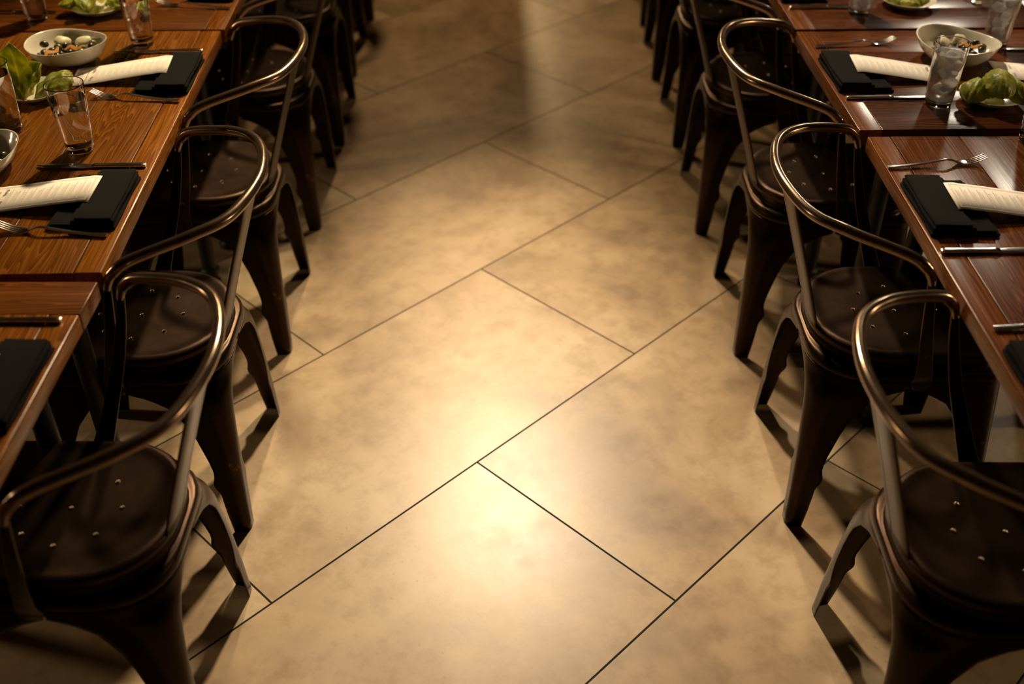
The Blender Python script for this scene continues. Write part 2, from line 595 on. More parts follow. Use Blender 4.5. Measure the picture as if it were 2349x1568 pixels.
def rrect(x0, x1, hy, r_back, r_front, n=7):
    """rounded rectangle, back side x0, front side x1"""
    pts = []
    for cx, cy, r, a0 in ((x1 - r_front, hy - r_front, r_front, 0), (x0 + r_back, hy - r_back, r_back, PI / 2),
                          (x0 + r_back, -hy + r_back, r_back, PI), (x1 - r_front, -hy + r_front, r_front, 1.5 * PI)):
        for k in range(n + 1):
            a = a0 + PI / 2 * k / n
            pts.append((cx + r * math.cos(a), cy + r * math.sin(a)))
    return pts


def chair_leg(sx, sy):
    """tapered folded sheet leg under one corner, flaring into half of both side arches"""
    mid = -0.008
    hxs = 0.204 if sx < 0 else 0.200
    zs = [0.0, 0.02, 0.05, 0.09, 0.106, 0.116, 0.124, 0.132, 0.142, 0.152, 0.162, 0.175, 0.20, 0.23, 0.26, 0.30, 0.325, 0.345, 0.360, 0.370, 0.376, 0.381, 0.386, 0.391, 0.395, 0.398]
    lx_t = [(0, .036), (.05, .043), (.09, .047), (.106, .048), (.116, .051), (.124, .056), (.132, .0595), (.142, .060), (.152, .0575), (.162, .0555), (.175, .0555), (.20, .060), (.26, .076), (.30, .091), (.345, .122), (.368, .160), (.380, .2), (.398, .2)]
    ly_r = [(0, .034), (.05, .039), (.09, .042), (.106, .0425), (.116, .0445), (.124, .0475), (.132, .0495), (.142, .050), (.152, .0475), (.162, .0445), (.175, .042), (.20, .040), (.28, .045), (.33, .058), (.36, .078), (.38, .108), (.39, .138), (.398, .18)]
    ly_t = [(0, .034), (.05, .040), (.118, .047), (.128, .053), (.150, .053), (.18, .054), (.26, .069), (.30, .083), (.345, .110), (.368, .145), (.380, .18), (.398, .18)]
    rings = []
    for z in zs:
        k = z / 0.40
        X = mid + sx * (0.214 + (hxs - 0.214) * k)
        Y = sy * (0.216 + (0.180 - 0.216) * k)
        r = lerp_table([(0, 0.016), (0.1, 0.018), (0.22, 0.030), (0.32, 0.052 if sx < 0 else 0.04), (0.398, 0.1135 if sx < 0 else 0.0498)], z)
        fx = abs(X - mid)
        fy = abs(Y)
        lx = min(lerp_table(lx_t, z), fx)
        ly = min(lerp_table(ly_r if sx < 0 else ly_t, z), fy)
        if z >= 0.3979:
            lx, ly = fx, fy
        r = min(r, lx * 0.92, ly * 0.92)
        ring = []
        for j in range(5):
            ring.append((X - sx * (lx + (r - lx) * j / 5), Y, z))
        for j in range(9):
            a = PI / 2 * j / 8
            ring.append((X - sx * (r - r * math.sin(a)), Y - sy * (r - r * math.cos(a)), z))
        for j in range(1, 6):
            ring.append((X, Y - sy * (r + (ly - r) * j / 5), z))
        rings.append(ring)
    mb = MB().rings(rings, closed=False)
    return mb


def solidify(o, t, off=-1.0):
    md = o.modifiers.new('sheet', 'SOLIDIFY')
    md.thickness = t
    md.offset = off
    return o


def make_chair(label, loc, rz, group):
    t = thing('metal_cafe_chair', label, 'chair', loc, rz, group)
    x0, x1, hy = -0.205, 0.175, 0.172
    # seat: slightly dished plate with a rolled edge and a ring of small raised drain studs
    mb = MB()
    rings = []
    out = rrect(x0, x1, hy, 0.150, 0.045, 9)
    cx = -0.012
    for s in (0.02, 0.2, 0.4, 0.6, 0.78, 0.88):
        rings.append([(cx + (x - cx) * s, y * s, ST - 0.008 * (1 - s * s)) for x, y in out])
    for ins, dz in ((0.016, 0.0005), (0.011, 0.0), (0.0065, -0.0015), (0.003, -0.004), (0.0008, -0.0075), (0.0, -0.012), (0.001, -0.020)):
        o2 = rrect(x0 + ins, x1 - ins, hy - ins, 0.150 - ins, 0.045 - ins * .8, 9)
        rings.append([(x, y, ST + dz) for x, y in o2])
    mb.rings(rings, True, True, False)
    SP = [(0.0056, -0.0098), (0.0048, -0.0060), (0.0035, -0.0034), (0.0021, -0.0026), (0.0010, -0.0034), (0.0, -0.0045)]
    for k in range(8):
        a = 2 * PI * k / 8 + PI / 8 * 0
        px, py = -0.012 + 0.09 * math.cos(a), 0.09 * math.sin(a)
        mb.lathe(SP, 12, (px, py, ST), 1)
    st = (-0.012, 0.0)
    mb.lathe([(r, z - 0.0025) for r, z in SP], 12, (st[0], st[1], ST), 1)
    mb.build('seat', [M['sheet'], M['stud']], t)
    # skirt: upright band under the seat, rolled shoulder, start of the flare
    mb = MB()
    rings = []
    for off, z, rb in ((-0.004, 0.455, .146), (-0.004, 0.430, .146), (-0.002, 0.4255, .145), (0.003, 0.424, .143), (0.0075, 0.4235, .140), (0.0105, 0.421, .136), (0.0120, 0.416, .130),
                       (0.0125, 0.4085, .122)):
        rings.append([(x, y, z) for x, y in rrect(x0 - off * .6, x1 + off * 1.6, hy + off, rb, 0.05, 9)])
    # join line that the legs start from
    kk = 0.398 / 0.40
    X0 = -0.008 - (0.214 + (0.204 - 0.214) * kk)
    X1 = -0.008 + (0.214 + (0.200 - 0.214) * kk)
    Y = 0.216 + (0.180 - 0.216) * kk
    rings.append([(x, y, 0.3978) for x, y in rrect(X0, X1, Y, 0.1135, 0.0498, 9)])
    mb.rings(rings, True)
    solidify(mb.build('seat_skirt', M['sheet'], t), 0.0016)
    for sx in (-1, 1):
        for sy in (-1, 1):
            solidify(chair_leg(sx, sy).build('leg', M['sheet'], t, angle=1.2), 0.0018, 0.0)
    # bent tube that makes arms and top rail
    half = [(-0.318, 0, 0.800), (-0.289, 0.145, 0.794), (-0.223, 0.216, 0.788), (-0.121, 0.263, 0.766), (-0.088, 0.273, 0.745), (-0.077, 0.276, 0.728), (-0.072, 0.2765, 0.712)]
    pts = [(x, -y, z) for x, y, z in half[:0:-1]] + half
    sp = catmull(pts, 12)
    nn = len(sp) - 1
    MB().tube(sp, [0.0109 * (0.62 + 0.38 * min(1, min(i, nn - i) / 26)) for i in range(nn + 1)], 16).build('arm_rail', M['tube'], t)
    for sy in (-1, 1):
        P = [(-0.075, sy * 0.2765, 0.724), (-0.063, sy * 0.273, 0.66), (-0.045, sy * 0.258, 0.58), (-0.022, sy * 0.232, 0.50), (-0.004, sy * 0.208, 0.44), (0.003, sy * 0.1925, 0.414), (0.006, sy * 0.1875, 0.398), (0.008, sy * 0.1835, 0.384)]
        wd = [0.013, 0.019, 0.024, 0.029, 0.036, 0.042, 0.042, 0.022]
        MB().bar(catmull(P, 4), [wd[0]] + [lerp_table([(i, w) for i, w in enumerate(wd)], k / 4) for k in range(1, 4 * 7 + 1)], 0.006, (1, 0, 0)).build('arm_post', M['sheet'], t)
    # pressed back splat with a central crease
    mb = MB()
    rings = []
    for k in range(15):
        s = k / 14
        z = 0.452 + (0.796 - 0.452) * s
        x = -0.2035 + (-0.312 + 0.2035) * (s ** 1.05)
        w = 0.067 + 0.006 * s + 0.012 * max(0, s - 0.85) / 0.15
        row = []
        for u in (-1, -0.94, -0.6, -0.2, -0.08, -0.04, 0, 0.04, 0.08, 0.2, 0.6, 0.94, 1):
            cv = -0.010 * (1 - u * u) + (0.0075 if abs(u) < 0.03 else (0.0005 if abs(u) < 0.06 else 0)) + (0.003 if abs(u) > 0.97 else 0)
            row.append((x + cv + 0.007, u * w, z))
        rings.append(row)
    mb.rings(rings, closed=False)
    solidify(mb.build('back_splat', M['sheet'], t, angle=0.9), 0.002)
    return t


CG = 'metal chairs along the aisle'
chairs = [
    # side, x, y, rot, label
    (-1, -0.785, 1.327, -0.005, 'bronze metal armchair nearest the camera on the left, cut by the bottom corner'),
    (-1, -0.821, 1.908, 0.015, 'bronze metal armchair on the left beside the gap between the two nearest wooden tables'),
    (-1, -0.840, 2.566, 0.018, 'bronze metal armchair beside the left table, third from the camera in the left row'),
    (-1, -0.848, 3.227, 0.0, 'dark metal armchair, fourth from the camera in the left row, its seat rim catching light'),
    (-1, -0.848, 3.826, 0.008, 'dark metal chair cropped by the top edge, fifth from the camera in left row'),
    (-1, -0.875, 4.463, 0.0, 'blurred dark chair of which only legs show, sixth from the camera in the left row'),
    (-1, -0.869, 5.100, 0.0, 'blurred dark chair leg at the very top, farthest in the left row'),
    (1, 0.860, 1.276, -0.004, 'bronze metal armchair nearest the camera on the right, cut off by the bottom right corner'),
    (1, 0.853, 1.931, -0.006, 'scuffed bronze metal armchair, second from the camera in the right row, shoulder paint worn'),
    (1, 0.840, 2.560, -0.007, 'bronze metal armchair, third from the camera in the right row, by the small square table'),
    (1, 0.818, 3.207, 0.0, 'dark metal chair at the top edge, fourth from the camera in the right row'),
    (1, 0.814, 3.822, 0.010, 'blurred dark chair with only legs in view, fifth from the camera in the right row'),
    (1, 0.802, 4.421, -0.01, 'blurred dark chair legs at the top, sixth from the camera in the right row'),
    (1, 0.808, 5.029, 0.0, 'blurred dark chair leg touching the top edge, farthest in the right row'),
]
first = None
for s, x, y, rot, lab in chairs:
    rz = (PI if s < 0 else 0.0) + rot
    if first is None:
        first = make_chair(lab, (x, y, 0), rz, CG)
    else:
        dup(first, (x, y, 0), rz, lab, CG)

# ------------------------------------------------------------------ tableware
TZ = TOP


def make_fork():
    """handle end at origin, tines towards +x, total 0.215"""
    mb = MB()
    zc = [(0, .0042), (.03, .0040), (.08, .0075), (.125, .0135), (.140, .0125), (.152, .0062), (.164, .0030), (.176, .0034)]
    xs = [0, .003, .012, .04, .08, .11, .125, .135, .145, .152, .158, .164, .170, .176]
    w = [(0, .0105), (.003, .0125), (.012, .0130), (.04, .0105), (.08, .0078), (.11, .0065), (.14, .0060), (.150, .0085), (.158, .0165), (.164, .0215), (.176, .0232)]
    mb.bar([(x, 0, lerp_table(zc, x)) for x in xs], [lerp_table(w, x) for x in xs], [.0030 if x < .14 else .0022 for x in xs], (0, 1, 0))
    for k in range(4):
        y = (k - 1.5) * 0.0061
        tx = [.175, .184, .193, .202, .210, .215]
        tz = [.0034, .0050, .0078, .0112, .0148, .0172]
        mb.bar([(x, y * (1 - (x - .175) * 1.2), z) for x, z in zip(tx, tz)], [.0040, .0036, .0034, .0031, .0026, .0014], [.0022, .0021, .0020, .0018, .0016, .0010], (0, 1, 0))
    return mb


def make_knife_parts(t):
    hb = MB()
    xs = [0, .002, .01, .05, .095, .102, .106, .112]
    ws = [.0095, .0118, .0125, .0118, .0108, .0125, .0130, .0090]
    hs = [.0050, .0068, .0074, .0070, .0066, .0078, .0078, .0040]
    hb.bar([(x, 0, .0041) for x in xs], ws, hs, (0, 1, 0), 4)
    hb.build('handle', M['steel'], t)
    bb = MB()
    xs = [.108, .116, .13, .16, .19, .21, .222, .230]
    ws = [.010, .0135, .0175, .0190, .0185, .0160, .0110, .0020]
    yo = [0, .0005, .001, .001, .001, .0, -.002, -.005]
    bb.bar([(x, y, .0036) for x, y in zip(xs, yo)], ws, [.0026] * 6 + [.002, .0012], (0, 1, 0))
    bb.build('blade', M['steel'], t)


def place_dir(p, q):
    return math.atan2(q[1] - p[1], q[0] - p[0])


FG, KG = 'forks laid beside the napkins', 'knives laid beside the napkins'
forks = [
    ((-0.772, 1.754), (-0.985, 1.775), 'fork nearest the camera on the left long table, tines at the left edge'),
    ((-0.784, 2.355), (-1.000, 2.385), 'fork right of the clear tumbler on the left long table'),
    ((-0.794, 2.966), (-1.008, 2.998), 'fork on the far left table above the tall glass'),
    ((0.793, 2.035), (1.008, 2.062), 'fork just beyond the folded napkin on the right long table'),
    ((0.788, 2.696), (1.002, 2.728), 'fork just beyond the napkin on the small square table'),
    ((0.813, 1.461), (1.028, 1.478), 'fork at the right edge of the photo of which only the handle shows'),
    ((1.270, 3.190), (1.335, 2.985), 'fork tip lit at the top right corner beside the tall iced glass'),
]
fk = None
for a, b, lab in forks:
    if fk is None:
        fk = make_fork().build('fork', M['steel'])
        tag(fk, lab, 'fork', FG)
        o = fk
    else:
        o = fk.copy()
        COL.objects.link(o)
        o['label'] = lab
    o.location = (a[0], a[1], TZ + 0.0006)
    o.rotation_euler = (0, 0, place_dir(a, b))
knives = [
    ((-0.775, 2.036), (-1.005, 2.030), 'table knife between the clear tumbler and the nearest printed menu'),
    ((-0.799, 2.661), (-1.029, 2.648), 'dark table knife beyond the second napkin on the left long table'),
    ((-0.767, 1.479), (-0.997, 1.476), 'table knife with only its handle in view, on the bottom left table'),
    ((0.801, 1.704), (1.031, 1.709), 'table knife in front of the folded napkin on the right long table'),
    ((0.791, 2.383), (1.021, 2.390), 'table knife running behind the iced water glass on the square table'),
    ((0.779, 2.983), (1.009, 2.994), 'table knife behind the small glass on the top right table'),
    ((-1.497, 2.930), (-1.267, 2.936), 'table knife on the far side of the top left table'),
    ((1.502, 2.690), (1.272, 2.684), 'table knife at the right edge beside the foot of the tall iced glass'),
]
kn = None
for a, b, lab in knives:
    if kn is None:
        kn = thing('table_knife', lab, 'knife', (a[0], a[1], TZ + 0.0004), place_dir(a, b), KG)
        make_knife_parts(kn)
    else:
        dup(kn, (a[0], a[1], TZ + 0.0004), place_dir(a, b), lab, KG)

# ---- glasses


def make_glass(label, x, y, rb, rt, h, fill, ice, seed, grp):
    t = thing('water_glass', label, 'glass', (x, y, TZ + 0.0003), 0, grp)
    wl = 0.0017
    zb = 0.013

    def ro(z):
        return rb + (rt - rb) * (z / h) ** 0.9
    prof = [(0.0, 0.0015), (rb - 0.008, 0.0015), (rb - 0.006, 0.0012), (rb - 0.003, 0.0), (rb - 0.0014, 0.0004), (rb - 0.0004, 0.0018), (rb, 0.004), (ro(0.0065), 0.0065)]
    prof += [(ro(h * k / 8), h * k / 8) for k in range(1, 8)] + [(ro(h - 0.0022), h - 0.0022), (ro(h), h - 0.0012), (ro(h) - 0.0004, h - 0.0003), (ro(h) - wl / 2, h), (ro(h) - wl + 0.0004, h - 0.0003), (ro(h) - wl, h - 0.0012), (ro(h - 0.0022) - wl, h - 0.0022)]
    prof += [(ro(h * k / 8) - wl, h * k / 8) for k in range(7, 1, -1)] + [(ro(zb + .009) - wl, zb + .009), (ro(zb + .006) - wl, zb + .006), (ro(zb + .003) - wl - 0.0006, zb + .0030), (ro(zb) - wl - 0.003, zb + 0.0008), (ro(zb) - wl - 0.006, zb + 0.0002), (0.0, zb)]
    MB().lathe(prof, 48).build('tumbler', M['glass'], t, angle=1.3)
    zt = h * fill
    g = wl - 0.0002
    wp = [(0.0, zb + 0.0002), (ro(zb) - g - 0.003, zb + 0.0012), (ro(zb + .006) - g, zb + .006)] + [(ro(zb + (zt - zb) * k / 6) - g, zb + (zt - zb) * k / 6) for k in range(1, 6)] + [(ro(zt - .003) - g, zt - .003), (ro(zt) - g, zt - 0.0002), (ro(zt) - g - 0.0015, zt - 0.0008), (ro(zt) - g - 0.004, zt - 0.001), (0.0, zt - 0.001)]
    MB().lathe(wp, 48).build('water', M['frosty'] if ice else M['water'], t, angle=1.0)
    if ice:
        rnd = random.Random(seed)
        for k in range(5):
            mb = MB()
            s = rnd.uniform(0.0085, 0.011)
            mb.box(-s, s, -s, s, -s, s, 0.003)
            o = mb.build('ice_cube', M['ice'], t)
            a = rnd.uniform(0, 2 * PI)
            zz = zt - 0.006 - 0.021 * k
            rr = min(0.010, ro(zz) - 0.019)
            o.location = (rr * math.cos(a), rr * math.sin(a), zz)
            o.rotation_euler = (rnd.uniform(0, 3), rnd.uniform(0, 3), rnd.uniform(0, 3))
    return t


GG = 'water glasses on the tables'
make_glass('clear tumbler of still water on the left long table, beside the lettuce plate', -0.938, 2.112, 0.0275, 0.0405, 0.153, 0.80, False, 1, GG)
make_glass('tall glass cropped by the left edge, behind the nearest white bowl', -1.128, 2.203, 0.030, 0.038, 0.160, 0.85, False, 2, GG)
make_glass('clear glass standing by the knife between bowl and far left table', -0.968, 2.712, 0.0275, 0.0395, 0.153, 0.80, False, 3, GG)
make_glass('clear glass at the top left corner behind the white bowl of olives', -1.305, 2.885, 0.0275, 0.0395, 0.153, 0.80, False, 4, GG)
make_glass('tumbler of iced water on the small square table, before the white bowl', 1.000, 2.356, 0.0305, 0.0385, 0.152, 0.84, True, 5, GG)
make_glass('tall iced water glass at the top right, behind the white bowl', 1.264, 2.722, 0.0300, 0.0385, 0.153, 0.84, True, 6, GG)
make_glass('glass with a bright foot on the top right table by the knife', 0.966, 2.948, 0.0290, 0.0385, 0.153, 0.84, True, 7, GG)
make_glass('water glass cut off by the right edge, on the long table', 1.150, 2.163, 0.0300, 0.0385, 0.153, 0.84, False, 8, GG)

# ---- bowls with olives


def organic_bowl(name, label, x, y, R, h, rz, squash, tilt_amp, grp):
    """lobed stoneware bowl, rim height varying around"""
    n = 56
    prof = [(0.0, 0.0028), (0.44, 0.0022), (0.50, 0.0), (0.55, 0.002), (0.70, 0.16 * h), (0.84, 0.42 * h), (0.94, 0.75 * h), (0.992, 0.96 * h), (1.0, h), (0.985, 1.005 * h), (0.965, 0.97 * h),
            (0.90, 0.72 * h), (0.79, 0.44 * h), (0.64, 0.22 * h), (0.45, 0.12 * h), (0.2, 0.10 * h), (0.0, 0.10 * h)]
    rings = []
    for r, z in prof:
        ring = []
        for k in range(n):
            a = 2 * PI * k / n
            lob = 1 + 0.055 * math.cos(2 * a + 0.4) + 0.045 * math.cos(3 * a + 1.0)
            f = (z / h) ** 1.5 if z > 0 else 0
            ring.append((R * r * lob * math.cos(a), R * r * lob * squash * math.sin(a), z + f * tilt_amp * math.cos(2 * a + 0.8)))
        rings.append(ring)
    o = MB().rings(rings).build(name, M['ceramic'], None, loc=(x, y, TZ + 0.0003), angle=1.4)
    o.rotation_euler = (0, 0, rz)
    return tag(o, label, 'bowl', grp)


BG = 'white stoneware bowls'
organic_bowl('serving_bowl', 'lobed white bowl of olives and orange peel on the left long table', -1.122, 2.602, 0.094, 0.052, 0.2, 0.98, 0.004, BG)
organic_bowl('serving_bowl', 'white bowl half out of frame at the left edge, before the tall glass', -1.118, 2.018, 0.088, 0.048, 1.4, 1.0, 0.003, BG)
organic_bowl('serving_bowl', 'lobed white bowl behind the iced water tumbler on the square table', 1.124, 2.622, 0.099, 0.052, 2.5, 1.02, 0.004, BG)


def blob(name, mat, sx, sy, sz, seed, amp=0.0, n1=14, n2=9):
    rnd = random.Random(seed)
    ph = [rnd.uniform(0, 6.28) for _ in range(4)]
    rings = []
    for i in range(n2 + 1):
        th = PI * i / n2
        ring = []
        for k in range(n1):
            a = 2 * PI * k / n1
            d = 1 + amp * (math.sin(3 * a + ph[0]) * math.sin(2 * th + ph[1]) + 0.6 * math.sin(5 * a + ph[2]) * math.sin(3 * th))
            ring.append((sx * d * math.sin(th) * math.cos(a), sy * d * math.sin(th) * math.sin(a), -sz * math.cos(th)))
        rings.append(ring)
    return MB().rings(rings).build(name, mat)


def make_peel(seed):
    rnd = random.Random(seed)
    pts = catmull([(-0.024, 0, 0.0), (-0.010, 0.006, 0.006), (0.006, -0.004, 0.004), (0.022, 0.004, 0.009)], 5)
    return MB().bar(pts, [0.006 + 0.005 * math.sin(PI * i / (len(pts) - 1)) for i in range(len(pts))], 0.0016, (0, 1, 0.3)).build('orange_peel_strip', M['peel'])


protoO = blob('dark_olive', M['olive'], 0.0115, 0.0085, 0.0085, 1, 0.04)
protoG = blob('green_olive', M['olive_green'], 0.0115, 0.0092, 0.0092, 2, 0.03)
protoC = blob('white_cheese_slice', M['garlic'], 0.021, 0.017, 0.010, 3, 0.10, 20, 12)
protoP = make_peel(4)
used = set()


def put(proto, loc, rot, label, cat, grp):
    if proto.name in used:
        o = proto.copy()
        COL.objects.link(o)
    else:
        o = proto
        used.add(proto.name)
    o.location = loc
    o.rotation_euler = rot
    return tag(o, label, cat, grp)


def fill_bowl(cx, cy, where, seed, n_ol, R, cheeses, peels):
    rnd = random.Random(seed)
    done = []
    k = 0
    tries = 0
    while k < n_ol and tries < 4000:
        tries += 1
        a, r = rnd.uniform(0, 2 * PI), R * math.sqrt(rnd.random())
        lay = 0 if k < n_ol * 0.62 else 1
        r = min(r, R * 0.58) if lay else r
        z = lerp_table([(0, .0052), (.45, .0063), (.64, .0115), (.79, .0235), (.92, .040)], r / R * 0.84) + 0.0112 + lay * 0.0105
        p = Vector((cx + r * math.cos(a), cy + r * math.sin(a), TZ + z))
        if any((p - q).length < 0.0150 for q in done):
            continue
        done.append(p)
        green = k % 4 == 3
        put(protoG if green else protoO, p, (rnd.uniform(-.3, .3), rnd.uniform(-.3, .3), rnd.uniform(0, 6)),
            ('small green olive among the dark ones in ' if green else 'small dark olive in ') + where, 'olive', 'olives in ' + where)
        k += 1
    for (dx, dy, dz, rx, ry, lab) in cheeses:
        put(protoC, (cx + dx, cy + dy, TZ + dz), (rx, ry, 0.6), lab, 'cheese', 'white cheese pieces')
    for (dx, dy, dz, rz, lab) in peels:
        put(protoP, (cx + dx, cy + dy, TZ + dz), (0.15, 0.0, rz), lab, 'orange peel', 'orange peel strips')


fill_bowl(-1.120, 2.598, 'the bowl on the left long table', 11, 44, 0.062,
          [(-0.024, 0.040, 0.036, 0.5, 0.2, 'left of two white cheese pieces at the back of the left table bowl'), (0.030, 0.036, 0.038, 0.3, -0.2, 'right of two white cheese pieces at the back of the left table bowl')],
          [(-0.022, -0.040, 0.036, 1.1, 'orange peel strip at the front left of the left table bowl'), (0.026, -0.018, 0.038, 0.1, 'orange peel strip at the right side of the left table bowl')])
fill_bowl(1.122, 2.618, 'the bowl on the square table', 12, 34, 0.062,
          [(-0.026, 0.026, 0.038, 0.4, 0.2, 'left white cheese piece in the bowl behind the iced tumbler'), (0.018, 0.036, 0.038, 0.9, -0.1, 'right white cheese piece in the bowl behind the iced tumbler')],
          [(0.030, -0.010, 0.038, -0.5, 'orange peel strip in the bowl behind the iced tumbler')])
fill_bowl(-1.112, 2.016, 'the bowl cropped by the left edge', 13, 26, 0.056, [], [])

# ---- lettuce plates


def plate(label, x, y, R, h, grp):
    prof = [(0.0, 0.002), (0.45, 0.0018), (0.52, 0.0), (0.58, 0.0025), (0.80, 0.42 * h), (0.95, 0.86 * h), (0.995, 0.985 * h), (0.985, h), (0.96, 0.97 * h), (0.80, 0.55 * h), (0.55, 0.30 * h), (0.3, 0.24 * h), (0.0, 0.22 * h)]
    o = MB().lathe([(r * R, z) for r, z in prof], 48).build('side_plate', M['ceramic'], None, loc=(x, y, TZ + 0.0003), angle=1.4)
    return tag(o, label, 'plate', grp)


def leaf_mesh(L, Wd, curl, cup, ruffle, seed, tipw=0.5, nu=22, nv=26):
    """leaf along +x from its stem, growing up and over; returns MB and rib values"""
    rnd = random.Random(seed)
    ph = [rnd.uniform(0, 6.28) for _ in range(5)]
    vs, fs, rib = [], [], []
    for j in range(nv + 1):
        v = j / nv
        ang = curl[0] + (curl[1] - curl[0]) * v
        # integrate the spine
        if j == 0:
            px, pz = 0.0, 0.0
        else:
            px += L / nv * math.cos(ang)
            pz += L / nv * math.sin(ang)
        w = Wd * (0.22 + 0.78 * math.sin(min(1.0, v * 1.25) * PI / 2)) * (1 - (v ** 6) * tipw)
        if v > 0.9:
            w *= math.sqrt(max(0.02, 1 - ((v - 0.9) / 0.1) ** 2 * 0.92))
        for i in range(nu + 1):
            u = -1 + 2 * i / nu
            bump = 0.0022 * math.sin(9 * v + 7 * u + ph[0]) * math.sin(11 * u + ph[1]) + 0.0016 * math.sin(17 * v - 6 * u + ph[4])
            ruf = ruffle * (abs(u) ** 2.5) * (math.sin(13 * v + ph[2] + (2 if u > 0 else 0)) + 0.5 * math.sin(23 * v + ph[3]))
            dn = cup * u * u * w + bump + ruf
            # local normal of the spine
            nx, nz = -math.sin(ang), math.cos(ang)
            vs.append((px + nx * dn, w * u * (1 - 0.18 * abs(cup) * abs(u)), pz + nz * dn))
            rb = max(0.0, 1 - abs(u) / (0.05 + 0.16 * (1 - v) ** 1.5)) * (1 - v) ** 0.6
            rb = max(rb, max(0, 0.28 - v) * 3.0)
            vein = 0.35 if abs(((v * 9 - abs(u) * 3.0) % 1.0) - 0.5) < 0.05 and abs(u) > 0.05 else 0
            rib.append(min(1.0, max(rb, vein * (1 - v * .4), 0.30 * (abs(u) > 0.93))))
    for j in range(nv):
        for i in range(nu):
            a = j * (nu + 1) + i
            fs.append((a, a + 1, a + nu + 2, a + nu + 1))
    return vs, fs, rib


def add_leaf(t, loc, rot, **k):
    vs, fs, rib = leaf_mesh(**k)
    me = bpy.data.meshes.new('leaf')
    me.from_pydata(vs, [], fs)
    me.materials.append(M['leaf'])
    at = me.attributes.new('rib', 'FLOAT', 'POINT')
    at.data.foreach_set('value', rib)
    for p in me.polygons:
        p.use_smooth = True
    o = bpy.data.objects.new('leaf', me)
    COL.objects.link(o)
    o.parent = t
    o.location = loc
    o.rotation_euler = rot
    solidify(o, 0.0011, 0.0)
    return o


PG, LG = 'small white side plates', 'lettuce portions'
plate('white side plate partly behind the clear tumbler on the left table', -1.138, 2.385, 0.070, 0.021, PG)
plate('white side plate with round green lettuce beside the iced tumbler', 1.130, 2.372, 0.075, 0.022, PG)
plate('white side plate at the top left edge under pale lettuce', -1.155, 2.945, 0.076, 0.022, PG)
plate('white side plate of dark greens at the top right edge', 1.118, 3.008, 0.076, 0.022, PG)

t = thing('lettuce', 'tall pale-stemmed lettuce with one upright pointed leaf on the left table', 'lettuce', (-1.138, 2.385, TZ + 0.007), 0, LG)
add_leaf(t, (-0.010, -0.040, 0.004), (0.0, 0.0, 1.75), L=0.135, Wd=0.048, curl=(0.9, 1.9), cup=0.55, ruffle=0.006, seed=5, tipw=0.9)
add_leaf(t, (0.020, -0.035, 0.004), (0.1, 0.0, 0.9), L=0.115, Wd=0.052, curl=(1.0, -0.3), cup=-0.5, ruffle=0.006, seed=6)
add_leaf(t, (-0.005, -0.045, 0.004), (0.0, 0.0, 1.2), L=0.10, Wd=0.050, curl=(0.5, 0.9), cup=0.7, ruffle=0.004, seed=7)
add_leaf(t, (0.0, 0.015, 0.004), (0.0, 0.0, 3.6), L=0.075, Wd=0.042, curl=(0.9, -0.2), cup=-0.4, ruffle=0.005, seed=8)
t = thing('lettuce', 'round green head of lettuce on the plate beside the iced tumbler', 'lettuce', (1.130, 2.372, TZ + 0.007), 0, LG)
add_leaf(t, (0.005, 0.045, 0.004), (0.0, 0.0, -1.65), L=0.185, Wd=0.050, curl=(1.75, -1.15), cup=-0.75, ruffle=0.006, seed=15)
add_leaf(t, (0.018, 0.030, 0.004), (0.0, 0.0, -1.15), L=0.150, Wd=0.042, curl=(1.6, -1.35), cup=-0.7, ruffle=0.007, seed=16)
add_leaf(t, (-0.018, 0.030, 0.004), (0.0, 0.0, -2.15), L=0.150, Wd=0.042, curl=(1.6, -1.3), cup=-0.7, ruffle=0.006, seed=17)
add_leaf(t, (-0.008, 0.000, 0.003), (0.0, 0.0, -1.5), L=0.068, Wd=0.034, curl=(0.35, 0.8), cup=0.7, ruffle=0.003, seed=18)
t = thing('lettuce', 'pale lettuce wedge drooping over the plate at the top left edge', 'lettuce', (-1.155, 2.945, TZ + 0.007), 0, LG)
add_leaf(t, (0.0, 0.035, 0.006), (0.0, 0.0, -1.6), L=0.130, Wd=0.050, curl=(1.2, -0.9), cup=0.6, ruffle=0.005, seed=25, tipw=0.9)
add_leaf(t, (-0.015, 0.030, 0.006), (0.0, 0.0, -2.4), L=0.120, Wd=0.045, curl=(1.2, -0.8), cup=-0.5, ruffle=0.006, seed=26)
add_leaf(t, (0.020, 0.020, 0.006), (0.0, 0.0, -0.6), L=0.105, Wd=0.040, curl=(1.1, -0.6), cup=-0.5, ruffle=0.006, seed=27)
t = thing('lettuce', 'dark loose greens on the plate at the top right edge', 'lettuce', (1.118, 3.008, TZ + 0.007), 0, LG)
add_leaf(t, (0.0, 0.04, 0.004), (0.0, 0.0, -1.5), L=0.085, Wd=0.040, curl=(0.8, -0.5), cup=-0.5, ruffle=0.006, seed=35)
add_leaf(t, (0.0, 0.02, 0.004), (0.0, 0.0, -0.2), L=0.070, Wd=0.034, curl=(0.9, -0.6), cup=-0.5, ruffle=0.006, seed=36)
add_leaf(t, (0.0, 0.02, 0.004), (0.0, 0.0, -2.9), L=0.070, Wd=0.034, curl=(0.9, -0.6), cup=-0.5, ruffle=0.006, seed=37)

# ---- napkins and menus (x runs away from the diner's edge of the table)


